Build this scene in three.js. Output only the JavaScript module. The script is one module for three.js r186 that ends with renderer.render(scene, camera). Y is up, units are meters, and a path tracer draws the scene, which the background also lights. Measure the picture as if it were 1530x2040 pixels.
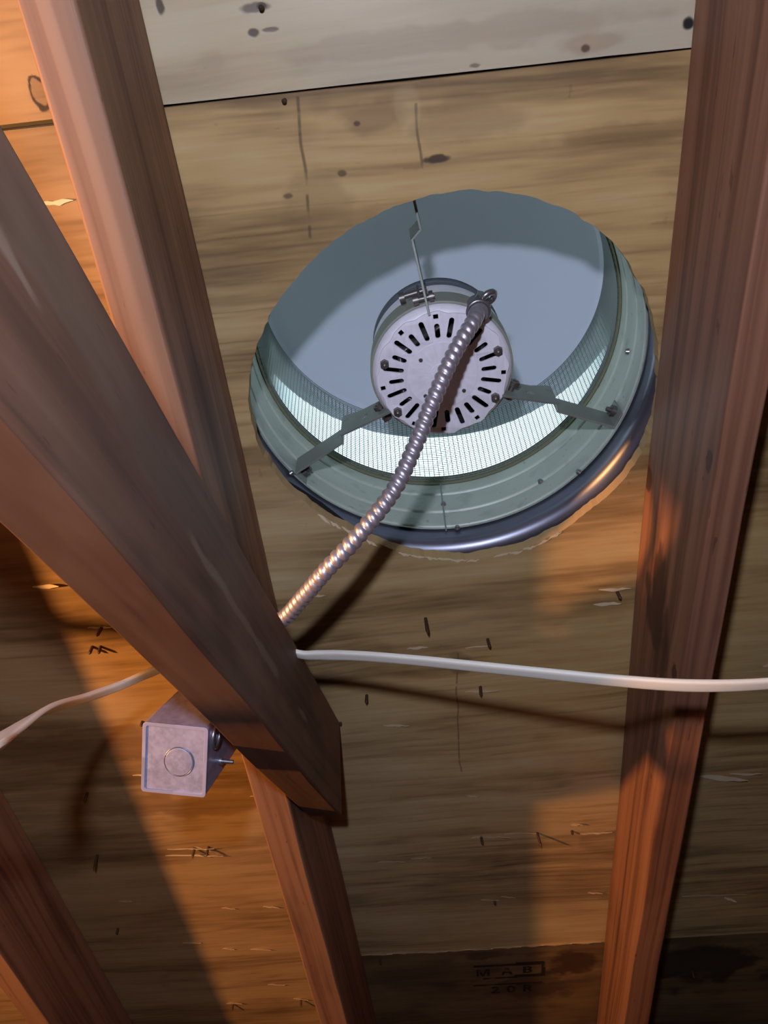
import * as THREE from 'three';
import { RoundedBoxGeometry } from 'three/addons/geometries/RoundedBoxGeometry.js';
import { mergeGeometries, toCreasedNormals } from 'three/addons/utils/BufferGeometryUtils.js';

// ---------------------------------------------------------------- camera, sky, lamps, exposure
// Everything on the roof slope is built in the roof's own frame (x across the rafters, y up the slope,
// z off the deck towards the attic, metres) and then turned to the roof pitch.
const PITCH = THREE.MathUtils.degToRad(28.1), SP = Math.sin(PITCH), CP = Math.cos(PITCH), DECK_H = 1.6;
const ROOF = new THREE.Matrix4().makeBasis(new THREE.Vector3(1, 0, 0), new THREE.Vector3(0, SP, CP), new THREE.Vector3(0, -CP, SP)).setPosition(0, DECK_H, 0);
const scene = new THREE.Scene();
const camera = new THREE.PerspectiveCamera(66.0, 1530 / 2040, 0.01, 60);
const camM = new THREE.Matrix4().makeBasis(new THREE.Vector3(0.9953081, -0.09648427, 0.00725079), new THREE.Vector3(0.08407745, 0.82536595, -0.55830282), new THREE.Vector3(0.04788289, 0.55629294, 0.82960556)).setPosition(0.16821, 0.27143, 0.67034);
camM.premultiply(ROOF).decompose(camera.position, camera.quaternion, camera.scale);
scene.add(camera);

const LED_POS = [0.130, 0.430, 0.670], LED_COLOR = new THREE.Color().setRGB(0.74, 0.79, 1.0), LED_CD = 1.65;
const BULB_POS = [-1.0, 0.24, 0.603], BULB_COLOR = new THREE.Color().setRGB(1.0, 0.46, 0.15), BULB_CD = 9.5;
const SKY_STRENGTH = 3.2;
{
  const W = 64, H = 32, d = new Float32Array(W * H * 4), zen = [0.42, 0.72, 0.86], hor = [0.80, 0.98, 1.0];
  for (let y = 0; y < H; y++) for (let x = 0; x < W; x++) {
    const el = (y + 0.5) / H * 2 - 1, t = Math.pow(Math.max(0, el), 0.7), k = el < 0 ? 0.4 : 1, i = (y * W + x) * 4;
    for (let c = 0; c < 3; c++) d[i + c] = (hor[c] * (1 - t) + zen[c] * t) * k;
    d[i + 3] = 1;
  }
  const sky = new THREE.DataTexture(d, W, H, THREE.RGBAFormat, THREE.FloatType);
  sky.mapping = THREE.EquirectangularReflectionMapping; sky.magFilter = THREE.LinearFilter; sky.needsUpdate = true;
  scene.background = sky; scene.backgroundIntensity = SKY_STRENGTH;
}
const renderer = new THREE.WebGLRenderer({ antialias: true });
renderer.toneMapping = THREE.LinearToneMapping;
renderer.toneMappingExposure = 1.0;
renderer.shadowMap.enabled = true;

// ---------------------------------------------------------------- helpers
const V = (x, y, z) => new THREE.Vector3(x, y, z);
const lerp = (a, b, t) => a + (b - a) * t, clamp = (x, a = 0, b = 1) => Math.min(b, Math.max(a, x));
const sstep = (a, b, x) => { if (a > b) { const q = a; a = b; b = q; const t = clamp((x - a) / (b - a)); return 1 - t * t * (3 - 2 * t); } const t = clamp((x - a) / (b - a)); return t * t * (3 - 2 * t); };
function rng(seed) { let s = seed >>> 0; return () => { s = (s + 0x6D2B79F5) | 0; let t = Math.imul(s ^ (s >>> 15), 1 | s); t = (t + Math.imul(t ^ (t >>> 7), 61 | t)) ^ t; return ((t ^ (t >>> 14)) >>> 0) / 4294967296; }; }
const PERM = new Float32Array(65536); { const r = rng(77); for (let i = 0; i < 65536; i++) PERM[i] = r(); }
const hash2 = (x, y, s) => PERM[((Math.imul(x, 1597) ^ Math.imul(y, 51749) ^ Math.imul(s, 7919)) & 65535)];
function vn(x, y, s = 0) {
  const xi = Math.floor(x), yi = Math.floor(y); let fx = x - xi, fy = y - yi;
  fx = fx * fx * (3 - 2 * fx); fy = fy * fy * (3 - 2 * fy);
  const a = hash2(xi, yi, s), b = hash2(xi + 1, yi, s), c = hash2(xi, yi + 1, s), d = hash2(xi + 1, yi + 1, s);
  return a + (b - a) * fx + (c - a + (a - b - c + d) * fx) * fy;
}
const fbm = (x, y, s = 0, o = 3) => { let v = 0, a = 0.5, n = 0; for (let i = 0; i < o; i++) { v += a * vn(x, y, s + i * 13); n += a; a *= 0.5; x *= 2.07; y *= 2.07; } return v / n; };

const names = new Map(), origins = new Map(), inWorld = new Set();
const numbered = (n) => { const k = names.get(n) ?? 0; names.set(n, k + 1); return k ? n + '_' + String(k).padStart(3, '0') : n; };
function thing(name, label, category, pos = [0, 0, 0], group) {
  const o = new THREE.Group(); o.name = numbered(name); o.position.set(...pos); scene.add(o);
  o.userData = { label, category }; if (group) o.userData.group = group;
  origins.set(o, pos); return o;
}
function struct(name, label) {
  const o = new THREE.Group(); o.name = name; scene.add(o); o.userData = { kind: 'structure', label }; origins.set(o, [0, 0, 0]); return o;
}
function part(name, geo, mat, parent, label) {
  const p = origins.get(parent); geo.translate(-p[0], -p[1], -p[2]);
  const m = new THREE.Mesh(geo, mat); m.name = name; m.castShadow = m.receiveShadow = true; parent.add(m);
  origins.set(m, p); if (label) m.userData.label = label; return m;
}
const merge = (...g) => mergeGeometries(g.flat().map((x) => { let y = x.index ? x.toNonIndexed() : x; for (const k of Object.keys(y.attributes)) if (!['position', 'normal', 'uv'].includes(k)) y.deleteAttribute(k); y.clearGroups(); return y; }), false);
const lathe = (pts, seg = 96, cx = 0, cy = 0) => new THREE.LatheGeometry(pts.map((p) => new THREE.Vector2(p[0], p[1])), seg).rotateX(Math.PI / 2).translate(cx, cy, 0);
const crease = (g, a = 0.6) => toCreasedNormals(g, a);
// A frame-following tube with its own radius and cross-section at every station.
function sweep(path, frames, ringFn, nr, close = true) {
  const pos = [], uv = [], idx = [], n = path.length;
  for (let i = 0; i < n; i++) for (let j = 0; j <= nr; j++) {
    const [a, b] = ringFn(i, j / nr), p = path[i], f = frames[i];
    pos.push(p.x + f[0].x * a + f[1].x * b, p.y + f[0].y * a + f[1].y * b, p.z + f[0].z * a + f[1].z * b); uv.push(j / nr, i / n);
  }
  for (let i = 0; i < n - 1; i++) for (let j = 0; j < nr; j++) { const a = i * (nr + 1) + j, b = a + nr + 1; idx.push(a, a + 1, b + 1, a, b + 1, b); }
  if (close) for (const [i, flip] of [[0, true], [n - 1, false]]) {
    const c = pos.length / 3; pos.push(path[i].x, path[i].y, path[i].z); uv.push(0.5, 0.5);
    for (let j = 0; j < nr; j++) { const a = i * (nr + 1) + j; flip ? idx.push(c, a + 1, a) : idx.push(c, a, a + 1); }
  }
  const g = new THREE.BufferGeometry();
  g.setAttribute('position', new THREE.Float32BufferAttribute(pos, 3)); g.setAttribute('uv', new THREE.Float32BufferAttribute(uv, 2)); g.setIndex(idx); g.computeVertexNormals();
  return g;
}
function rod(a, b, ra, rb = ra, seg = 8) { // a tapered rod between two points
  const A = V(...a), B = V(...b), d = B.clone().sub(A), g = new THREE.CylinderGeometry(rb, ra, d.length(), seg);
  return g.applyQuaternion(new THREE.Quaternion().setFromUnitVectors(V(0, 1, 0), d.clone().normalize())).translate((A.x + B.x) / 2, (A.y + B.y) / 2, (A.z + B.z) / 2);
}
const onFace = (g, x, y, z) => g.rotateX(Math.PI / 2).translate(x, y, z); // y-axis solids (cylinders) made to stand on the deck's normal

// ---------------------------------------------------------------- textures
function tex(W, H, fn, srgb = true) {
  const d = new Uint8Array(W * H * 4), out = [0, 0, 0];
  for (let y = 0; y < H; y++) for (let x = 0; x < W; x++) { fn(x / W, y / H, out); const i = (y * W + x) * 4; d[i] = clamp(out[0]) * 255; d[i + 1] = clamp(out[1]) * 255; d[i + 2] = clamp(out[2]) * 255; d[i + 3] = 255; }
  const t = new THREE.DataTexture(d, W, H); if (srgb) t.colorSpace = THREE.SRGBColorSpace;
  t.magFilter = THREE.LinearFilter; t.minFilter = THREE.LinearMipmapLinearFilter; t.generateMipmaps = true; t.wrapS = t.wrapT = THREE.RepeatWrapping; t.needsUpdate = true; return t;
}
// Rotary-cut veneer with the grain across the rafters. x, y in metres on the deck; base, dark, pale in sRGB 0..1.
function veneer(x0, y0, w, h, W, H, o) {
  return tex(W, H, (u, v, out) => {
    const x = x0 + u * w, y = y0 + v * h, s = o.seed;
    const yw = y + 0.030 * (fbm(x * 2.2, y * 2.6, s + 1) - 0.5) + 0.006 * (vn(x * 11, y * 17, s + 2) - 0.5);
    const broad = fbm(x * 2.6, yw * 19, s + 3), mid = fbm(x * 7, yw * 70, s + 5), fine = vn(x * 16, yw * 260, s + 9), hair = vn(x * 45, yw * 640, s + 11);
    let t = 0.5 + o.band * (broad - 0.5) * 1.1 + o.grain * ((mid - 0.5) * 0.5 + (fine - 0.5) * 0.26 + (hair - 0.5) * 0.16);
    const line = Math.pow(1 - Math.abs(2 * vn(x * 3.2, yw * 105, s + 21) - 1), 7) * sstep(0.38, 0.62, fbm(x * 3, y * 6, s + 22)); t -= 0.24 * o.grain * line;
    const smudge = sstep(0.54, 0.74, fbm(x * 5.5, y * 9, s + 31, 3)), blot = sstep(0.60, 0.78, fbm(x * 13 + 3, y * 24, s + 37, 3));
    t -= o.dirt * (0.17 * smudge + 0.15 * blot);
    const speck = vn(x * 85, y * 130, s + 41); if (speck > 0.975) t -= 0.12 * o.dirt;
    const grey = o.grey * sstep(0.35, 0.72, fbm(x * 2.8 + 7, y * 4.5, s + 51));
    let r, g, b; const q = clamp(t);
    const k = q < 0.5 ? q * 2 : (q - 0.5) * 2, A = q < 0.5 ? o.dark : o.base, B = q < 0.5 ? o.base : o.pale;
    r = lerp(A[0], B[0], k); g = lerp(A[1], B[1], k); b = lerp(A[2], B[2], k);
    const m = (r + g + b) / 3; r = lerp(r, m * 1.02, grey); g = lerp(g, m, grey); b = lerp(b, m * 0.93, grey);
    for (const mk of o.marks ?? []) { const a = mk(x, y); if (a > 0) { r = lerp(r, mk.c[0], a); g = lerp(g, mk.c[1], a); b = lerp(b, mk.c[2], a); } }
    out[0] = r; out[1] = g; out[2] = b;
  });
}
const mark = (c, f) => Object.assign(f, { c });
const DK = [0.16, 0.10, 0.06];
const knot = (cx, cy, rx, ry, a, c = DK) => mark(c, (x, y) => { const d = Math.hypot((x - cx) / rx, (y - cy) / ry) + 0.35 * (vn(x * 300, y * 300, 5) - 0.5); return a * (1 - sstep(0.6, 1.15, d)); });
const pencil = (x0, y0, x1, y1, w, a) => mark([0.22, 0.16, 0.10], (x, y) => { if (y > Math.max(y0, y1) || y < Math.min(y0, y1)) return 0; const t = (y - y0) / (y1 - y0), c = lerp(x0, x1, t) + 0.004 * (vn(y * 40, 3, 8) - 0.5); return a * (1 - sstep(w * 0.4, w, Math.abs(x - c))) * sstep(0.2, 0.5, vn(y * 160, 7, 4) + 0.15); });
const stainPatch = (cx, cy, rx, ry, a, c, s) => mark(c, (x, y) => { const d = Math.hypot((x - cx) / rx, (y - cy) / ry); return d > 1.5 ? 0 : a * sstep(0.30, 0.62, fbm(x * 26, y * 34, s, 4) + 0.75 * (1 - d) - 0.25); });

const veneerMain = veneer(-0.02, -1.06, 1.28, 1.28, 1664, 1664, {
  seed: 3, base: [0.705, 0.575, 0.37], dark: [0.47, 0.36, 0.215], pale: [0.79, 0.68, 0.48], band: 0.85, grain: 0.85, dirt: 0.75, grey: 0.25,
  marks: [pencil(0.100, 0.205, 0.094, 0.10, 0.0016, 0.5), pencil(0.189, 0.192, 0.189, 0.145, 0.0014, 0.45), pencil(0.194, -0.385, 0.189, -0.60, 0.0013, 0.35),
    knot(0.203, 0.151, 0.011, 0.0032, 0.75), knot(0.127, 0.148, 0.004, 0.0028, 0.5), knot(0.082, 0.135, 0.0045, 0.0025, 0.5), knot(0.143, 0.182, 0.0028, 0.002, 0.7),
    stainPatch(0.152, 0.186, 0.045, 0.022, 0.35, [0.40, 0.29, 0.18], 61), stainPatch(0.225, 0.176, 0.05, 0.02, 0.22, [0.42, 0.31, 0.19], 62), stainPatch(0.182, 0.190, 0.010, 0.016, 0.14, [0.86, 0.80, 0.66], 64),
    stainPatch(0.335, 0.155, 0.075, 0.011, 0.30, [0.42, 0.30, 0.17], 65), stainPatch(0.105, 0.115, 0.03, 0.05, 0.22, [0.43, 0.33, 0.2], 66), stainPatch(0.20, -0.405, 0.02, 0.02, 0.35, [0.33, 0.24, 0.15], 67),
    stainPatch(0.30, -0.33, 0.09, 0.03, 0.18, [0.45, 0.33, 0.2], 68)],
});
const veneerUpper = veneer(-0.05, 0.2, 1.3, 0.325, 2048, 512, {
  seed: 19, base: [0.735, 0.655, 0.505], dark: [0.56, 0.465, 0.335], pale: [0.83, 0.765, 0.635], band: 0.7, grain: 0.35, dirt: 0.45, grey: 0.45,
  marks: [knot(0.078, 0.264, 0.012, 0.0035, 0.55), knot(0.084, 0.2645, 0.0035, 0.0025, 0.95), knot(0.075, 0.2485, 0.0042, 0.003, 0.7), knot(0.088, 0.2495, 0.006, 0.0016, 0.5), knot(0.390, 0.224, 0.0045, 0.0045, 0.97, [0.06, 0.04, 0.03]),
    knot(0.316, 0.2155, 0.0035, 0.003, 0.75), knot(0.235, 0.2125, 0.004, 0.0018, 0.4), knot(0.012, 0.272, 0.003, 0.006, 0.7), stainPatch(0.20, 0.232, 0.18, 0.012, 0.25, [0.56, 0.47, 0.37], 71), stainPatch(0.33, 0.218, 0.04, 0.01, 0.3, [0.52, 0.41, 0.28], 72)],
});
const veneerLeft = veneer(-0.70, -1.34, 1.55, 1.55, 1536, 1536, {
  seed: 40, base: [0.63, 0.505, 0.335], dark: [0.41, 0.305, 0.18], pale: [0.71, 0.595, 0.42], band: 0.75, grain: 0.75, dirt: 0.6, grey: 0.1,
  marks: [mark([0.13, 0.08, 0.05], (x, y) => { const d = Math.hypot((x + 0.092) / 0.0075, (y + 0.113) / 0.0105) + 0.5 * (vn(x * 190, y * 190, 6) - 0.5); return d > 1.3 ? 0 : 0.9 * (1 - sstep(0.05, 0.22, Math.abs(d - 0.95))) + 0.2 * (d < 0.9); }), knot(-0.117, -0.382, 0.007, 0.009, 0.85), knot(-0.106, -0.39, 0.010, 0.006, 0.7), stainPatch(-0.25, -0.50, 0.26, 0.035, 0.4, [0.34, 0.22, 0.12], 81), stainPatch(-0.2, -0.63, 0.2, 0.03, 0.35, [0.38, 0.26, 0.15], 82),
    mark([0.36, 0.26, 0.16], (x, y) => { const d = Math.hypot((x + 0.30) / 0.09, (y + 1.10) / 0.05); return d > 1.1 ? 0 : 0.22 * (1.1 - d) * Math.pow(Math.abs(Math.sin(d * 5 + 3 * vn(x * 26, y * 40, 3))), 4); })],
});
// the stamped grade mark on the lowest sheet
const stampMask = (() => {
  const W = 512, H = 576, c = document.createElement('canvas'); c.width = W; c.height = H; const g = c.getContext('2d');
  g.fillStyle = '#000'; g.fillRect(0, 0, W, H); g.fillStyle = '#fff'; g.textAlign = 'center'; g.textBaseline = 'middle';
  g.fillRect(20, 150, 470, 26); g.fillRect(300, 138, 195, 42); g.fillRect(470, 140, 26, 190); g.fillRect(80, 318, 230, 18); g.fillRect(290, 296, 205, 34); g.fillRect(10, 404, 470, 16); g.fillRect(300, 426, 190, 8);
  g.font = 'bold 120px sans-serif'; g.fillText('M', 80, 250); g.fillText('A', 240, 246); g.fillText('B', 375, 238); g.fillText('2', 160, 486); g.fillText('0', 265, 486); g.fillText('R', 375, 484);
  const px = g.getImageData(0, 0, W, H).data;
  return (u, v) => (u < 0 || v < 0 || u >= 1 || v >= 1) ? 0 : px[(Math.floor(v * H) * W + Math.floor(u * W)) * 4] / 255;
})();
const veneerLower = veneer(-0.02, -1.40, 0.8, 0.36, 1536, 692, {
  seed: 63, base: [0.47, 0.37, 0.235], dark: [0.27, 0.19, 0.11], pale: [0.58, 0.47, 0.31], band: 0.6, grain: 0.35, dirt: 1.0, grey: 0.1,
  marks: [stainPatch(0.355, -1.12, 0.05, 0.055, 0.8, [0.22, 0.13, 0.06], 91), stainPatch(0.27, -1.19, 0.09, 0.06, 0.45, [0.2, 0.13, 0.08], 92), stainPatch(0.22, -1.078, 0.05, 0.018, 0.5, [0.2, 0.13, 0.08], 93), stainPatch(0.57, -1.15, 0.14, 0.09, 0.7, [0.17, 0.11, 0.06], 94),
    mark([0.10, 0.06, 0.04], (x, y) => { const u = (x - 0.185) / 0.130, v = (-1.072 - y) / 0.150; return 0.85 * stampMask(u, v) * sstep(0.22, 0.52, fbm(x * 90, y * 90, 77, 3) + 0.12); })],
});
// Sawn softwood: u runs round the section (0.36 m), v along the stick (2.6 m).
function lumber(seed, W, H, o) {
  return tex(W, H, (u, v, out) => {
    let x = u * 0.36, y = v * 2.6; const s = seed; let kd = 0, cx = 0;
    for (const k of o.knots ?? []) { let dx = x - k[0], dy = (y - k[1]); const e = Math.exp(-(dx * dx) / (k[2] * k[2] * 5) - (dy * dy) / (k[2] * k[2] * 40)); cx += Math.sign(dx) * e * k[2] * 0.9 * clamp(Math.abs(dx) / k[2]); const d = Math.hypot(dx, dy * 0.55) / k[2]; kd = Math.max(kd, 1 - sstep(0.55, 1.1, d + 0.4 * (vn(x * 500, y * 260, 3) - 0.5))); }
    const xw = x - cx + 0.010 * (fbm(x * 4, y * 1.6, s + 1) - 0.5) + 0.0025 * (vn(x * 20, y * 9, s + 2) - 0.5);
    const a = fbm(xw * 70, y * 1.5, s + 3), b = vn(xw * 260, y * 3.2, s + 7), c = vn(xw * 700, y * 9, s + 8);
    const ring = Math.pow(1 - Math.abs(2 * vn(xw * 120, y * 0.9, s + 11) - 1), 3) * sstep(0.35, 0.65, fbm(x * 14, y * 1.2, s + 12));
    let t = 0.5 + o.band * (a - 0.5) * 1.2 + 0.22 * (b - 0.5) + 0.12 * (c - 0.5) - o.ring * 0.45 * ring;
    t -= o.dirt * 0.35 * sstep(0.55, 0.78, fbm(x * 16, y * 5, s + 17, 4)); t -= 0.85 * kd;
    const pit = vn(x * 260, y * 40, s + 23); if (pit > 0.965) t -= 0.25;
    const q = clamp(t), k = q < 0.5 ? q * 2 : (q - 0.5) * 2, A = q < 0.5 ? o.dark : o.base, B = q < 0.5 ? o.base : o.pale;
    const dust = (o.dust ?? 0) * sstep(0.52, 0.75, fbm(x * 20 + 5, y * 7, s + 29, 4));
    for (let i = 0; i < 3; i++) out[i] = lerp(lerp(A[i], B[i], k), [0.60, 0.52, 0.44][i], dust);
    for (const mk of o.marks ?? []) { const m = mk(x, y); if (m > 0) for (let i = 0; i < 3; i++) out[i] = lerp(out[i], mk.c[i], m); }
  });
}
const patchMark = (cx, cy, rx, ry, a, c, s) => mark(c, (x, y) => { const d = Math.hypot((x - cx) / rx, (y - cy) / ry); return d > 1.4 ? 0 : a * sstep(0.35, 0.6, fbm(x * 60, y * 18, s, 3) + 0.7 * (1 - d) - 0.2); });

const std = (o) => new THREE.MeshStandardMaterial(o), phys = (o) => new THREE.MeshPhysicalMaterial(o);
const MAT = {
  main: std({ map: veneerMain, bumpMap: veneerMain, bumpScale: 0.0007, roughness: 0.62 }),
  upper: std({ map: veneerUpper, bumpMap: veneerUpper, bumpScale: 0.0005, roughness: 0.46 }),
  left: std({ map: veneerLeft, bumpMap: veneerLeft, bumpScale: 0.0006, roughness: 0.62 }),
  lower: std({ map: veneerLower, bumpMap: veneerLower, bumpScale: 0.0006, roughness: 0.7 }),
  edge: std({ color: '#a98c60', roughness: 0.9 }), splinter: std({ color: '#ecd9b4', roughness: 0.8 }),
  felt: std({ color: '#14161c', roughness: 0.95 }), shingle: std({ color: '#5a5752', roughness: 0.95 }),
  drywall: std({ color: '#3a3129', roughness: 0.95 }), insulation: std({ color: '#332e2b', roughness: 1 }), farRoof: std({ color: '#43362a', roughness: 0.9 }),
};
const scratch = tex(512, 512, (u, v, o) => { const a = fbm(u * 9, v * 9, 5, 4), b = vn(u * 90, v * 14, 6), c = vn(u * 60, v * 60, 8); const t = 0.94 + 0.08 * (a - 0.5) + 0.04 * (b - 0.5) - (c > 0.95 ? 0.06 : 0); o[0] = o[1] = o[2] = t; });
const spangle = tex(512, 512, (u, v, o) => { const a = vn(u * 14, v * 14, 31), b = vn(u * 30, v * 30, 32), c = fbm(u * 5, v * 5, 33); const t = 0.80 + 0.09 * (Math.round(a * 4) / 4 - 0.5) + 0.06 * (b - 0.5) + 0.10 * (c - 0.5); o[0] = o[1] = t; o[2] = t * 1.02; });
const grime = tex(1024, 512, (u, v, o) => { const a = fbm(u * 24, v * 7, 15, 4), b = sstep(0.62, 0.8, fbm(u * 60, v * 12, 16, 3)), c = vn(u * 240, v * 60, 18); let t = 0.92 + 0.12 * (a - 0.5) - 0.07 * b - (c > 0.95 ? 0.14 : 0); o[0] = t; o[1] = t; o[2] = t * 0.97; });
Object.assign(MAT, {
  galv: std({ color: '#a6a7b4', map: spangle, metalness: 0.85, roughness: 0.36 }),
  box: std({ color: '#c6caec', map: spangle, metalness: 0.5, roughness: 0.45 }),
  steel: std({ color: '#a7a3a8', metalness: 0.9, roughness: 0.33 }), darkSteel: std({ color: '#7d7672', metalness: 0.8, roughness: 0.42 }),
  conduit: std({ color: '#c6bfca', metalness: 0.8, roughness: 0.42 }),
  white: std({ color: '#fbf6ff', map: scratch, roughness: 0.45 }), collar: std({ color: '#c2cbc2', map: grime, roughness: 0.42, metalness: 0.1 }),
  strap: std({ color: '#8f948b', map: scratch, roughness: 0.55, metalness: 0.2 }), band: std({ color: '#9a9c8d', map: scratch, roughness: 0.5 }),
  dome: std({ color: '#dfe6f6', roughness: 0.40, metalness: 0.12 }), hem: std({ color: '#7d7c64', map: grime, roughness: 0.7 }),
  hub: std({ color: '#4a4f58', roughness: 0.6 }), black: std({ color: '#0d0b0b', roughness: 0.9 }), nail: std({ color: '#4d3b2e', metalness: 0.5, roughness: 0.6 }),
  wire: std({ color: '#808a88', metalness: 0.4, roughness: 0.5 }), cable: std({ color: '#efeadc', map: scratch, roughness: 0.5 }),
});

// ---------------------------------------------------------------- roof deck (ceiling) with its sheets
const T = 0.0127, ceiling = struct('ceiling', 'underside of the plywood roof deck');
function sheet(outline, hole, mat, uvRect, label) {
  const s = new THREE.Shape(outline.map((p) => new THREE.Vector2(p[0], p[1])));
  if (hole) s.holes.push(new THREE.Path(hole.map((p) => new THREE.Vector2(p[0], p[1]))));
  const g = new THREE.ExtrudeGeometry(s, { depth: T, bevelEnabled: false, curveSegments: 1 }).translate(0, 0, -T), p = g.attributes.position, uv = g.attributes.uv;
  for (let i = 0; i < p.count; i++) uv.setXY(i, (p.getX(i) - uvRect[0]) / uvRect[2], (p.getY(i) - uvRect[1]) / uvRect[3]);
  const m = part('plywood_sheet', g, [mat, MAT.edge], ceiling, label); return m;
}
// the sawn hole: measured radii about its centre, ragged as a jigsaw leaves it
const HC = [0.210, -0.060], HR = [[-173, 196], [-158, 192], [-142, 184.5], [-127, 181], [-101, 184.5], [-88, 188.5], [-84, 187], [-70, 189.5], [-48, 189], [-31, 192], [-14, 190.5], [7, 185.5], [25, 187], [43, 189.5], [59, 189], [71, 187.5], [86, 186], [99, 184.5], [116, 183.5], [134, 184], [148, 187.5], [172, 195]];
function holeR(deg) {
  let i = HR.findIndex((h) => h[0] > deg); if (i < 0) i = 0; const a = HR[(i + HR.length - 1) % HR.length], b = HR[i]; let d = b[0] - a[0], t = deg - a[0]; if (d < 0) d += 360; if (t < 0) t += 360; t /= d; t = t * t * (3 - 2 * t);
  return (lerp(a[1], b[1], t) + 1.6 * (vn(deg * 0.35 + 200, 1, 3) - 0.5) + 1.3 * (vn(deg * 1.5 + 600, 2, 4) - 0.5)) / 1000;
}
const holeAt = (deg, dr = 0) => { const r = holeR(deg) + dr, a = deg * Math.PI / 180; return [HC[0] + r * Math.cos(a), HC[1] + r * Math.sin(a)]; };
const holeOutline = []; for (let i = 0; i < 240; i++) holeOutline.push(holeAt(-180 + i * 1.5));
const wavy = (x0, x1, y, n, amp, s) => Array.from({ length: n + 1 }, (_, i) => [lerp(x0, x1, i / n), y + amp * (vn(i * 0.7, s, s) - 0.5)]);
const SX = -0.019, X0 = -3, X1 = 3, YR = 1.7, YE = -3.2;
const main = sheet([...wavy(SX, X1, -1.053, 60, 0.0012, 1), ...wavy(X1, SX, 0.2075, 60, 0.0012, 2)], holeOutline, MAT.main, [-0.02, -1.06, 1.28, 1.28], 'weathered tan plywood sheet with the round fan hole');
const upper = sheet([...wavy(SX, X1, 0.2092, 60, 0.0012, 3), [X1, YR], [SX, YR]], null, MAT.upper, [-0.05, 0.2, 1.3, 0.325], 'paler plywood sheet above the seam');
const left = sheet([[X0, -2.3], [SX - 0.001, -2.3], ...wavy(SX - 0.001, X0, 0.2035, 60, 0.0016, 5)], null, MAT.left, [-0.70, -1.34, 1.55, 1.55], 'warm brown plywood sheet left of the left rafter');
const upperLeft = sheet([...wavy(X0, SX - 0.001, 0.2085, 60, 0.0016, 6), [SX - 0.001, YR], [X0, YR]], null, MAT.left, [-0.70, -1.0, 1.55, 1.55], 'plywood sheet above the seam at upper left');
const lower = sheet([[SX, -2.3], [X1, -2.3], ...wavy(X1, SX, -1.0545, 60, 0.0014, 7)], null, MAT.lower, [-0.02, -1.40, 0.8, 0.36], 'dark stained plywood sheet with a stamped grade mark');
const eaveSheet = sheet([[X0, YE], [X1, YE], [X1, -2.302], [X0, -2.302]], null, MAT.left, [-0.70, -1.34, 1.55, 1.55]);
lower.position.z = -0.0025;

// nails that came through, torn veneer beside them: parts of the sheet they are stuck in
const rn = rng(5);
function nail(parent, x, y, len, tilt = 0.25, r = 0.0019) {
  const dx = (rn() - 0.5) * tilt * len, dy = (rn() - 0.5) * tilt * len;
  part('nail', merge(rod([x, y, -0.004], [x + dx * 0.8, y + dy * 0.8, len * 0.8], r, r, 8), rod([x + dx * 0.8, y + dy * 0.8, len * 0.8], [x + dx, y + dy, len], r, r * 0.15, 8)), MAT.nail, parent);
}

function splinter(parent, x, y, len, w, lift, ang = 0) { // a sliver of veneer levered up at one end
  const pos = [], idx = [], n = 7, c = Math.cos(ang), s = Math.sin(ang), sd = Math.floor(x * 9000 + y * 7000);
  for (let i = 0; i <= n; i++) { const t = i / n, hw = w * 0.85 * Math.sin(Math.PI * clamp(0.08 + t * 0.88)) * (0.7 + 0.6 * vn(i * 1.3, 2, sd & 255)), z = 0.0002 + lift * Math.pow(t, 1.7), a = (t - 0.5) * len;
    for (const [b, zz] of [[-hw, z], [hw, z + hw * 0.5], [0, z - 0.0005]]) pos.push(x + a * c - b * s, y + a * s + b * c + 0.002 * (vn(i * 0.8, 5, sd & 255) - 0.5), zz); }
  for (let i = 0; i < n; i++) { const k = i * 3; for (let j = 0; j < 3; j++) { const a = k + j, b = k + (j + 1) % 3; idx.push(a, b, b + 3, a, b + 3, a + 3); } }
  idx.push(0, 2, 1, n * 3, n * 3 + 1, n * 3 + 2);
  const g = new THREE.BufferGeometry(); g.setAttribute('position', new THREE.Float32BufferAttribute(pos, 3)); g.setIndex(idx); const h = g.toNonIndexed(); h.computeVertexNormals();
  h.setAttribute('uv', new THREE.Float32BufferAttribute(new Float32Array(h.attributes.position.count * 2), 2));
  part('splinter', h, MAT.splinter, parent);
}
for (const [x, y, l] of [[0.162, -0.327, 0.027], [0.083, -0.443, 0.014], [0.221, -0.443, 0.015], [0.213, -0.745, 0.013], [0.292, -0.744, 0.022], [0.231, -0.366, 0.015], [0.229, -0.910, 0.008], [0.341, -0.745, 0.006], [0.375, -0.31, 0.012], [0.016, -0.49, 0.006], [0.045, -0.488, 0.005]]) nail(main, x, y, l);
for (const [x, y, l] of [[-0.340, -0.730, 0.024], [-0.196, -0.727, 0.016], [-0.176, -0.728, 0.016], [-0.223, -0.330, 0.012], [-0.214, -0.331, 0.012], [-0.203, -0.302, 0.018], [-0.310, -0.590, 0.014], [-0.235, -1.190, 0.012], [-0.114, -1.186, 0.014], [-0.366, -0.927, 0.010], [-0.2, -0.46, 0.008]]) nail(left, x, y, l);
nail(upper, 0.0845, 0.264, 0.010); nail(main, 0.091, 0.2035, 0.006); nail(lower, 0.56, -1.17, 0.012); nail(lower, 0.036, -1.07, 0.01);
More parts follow.
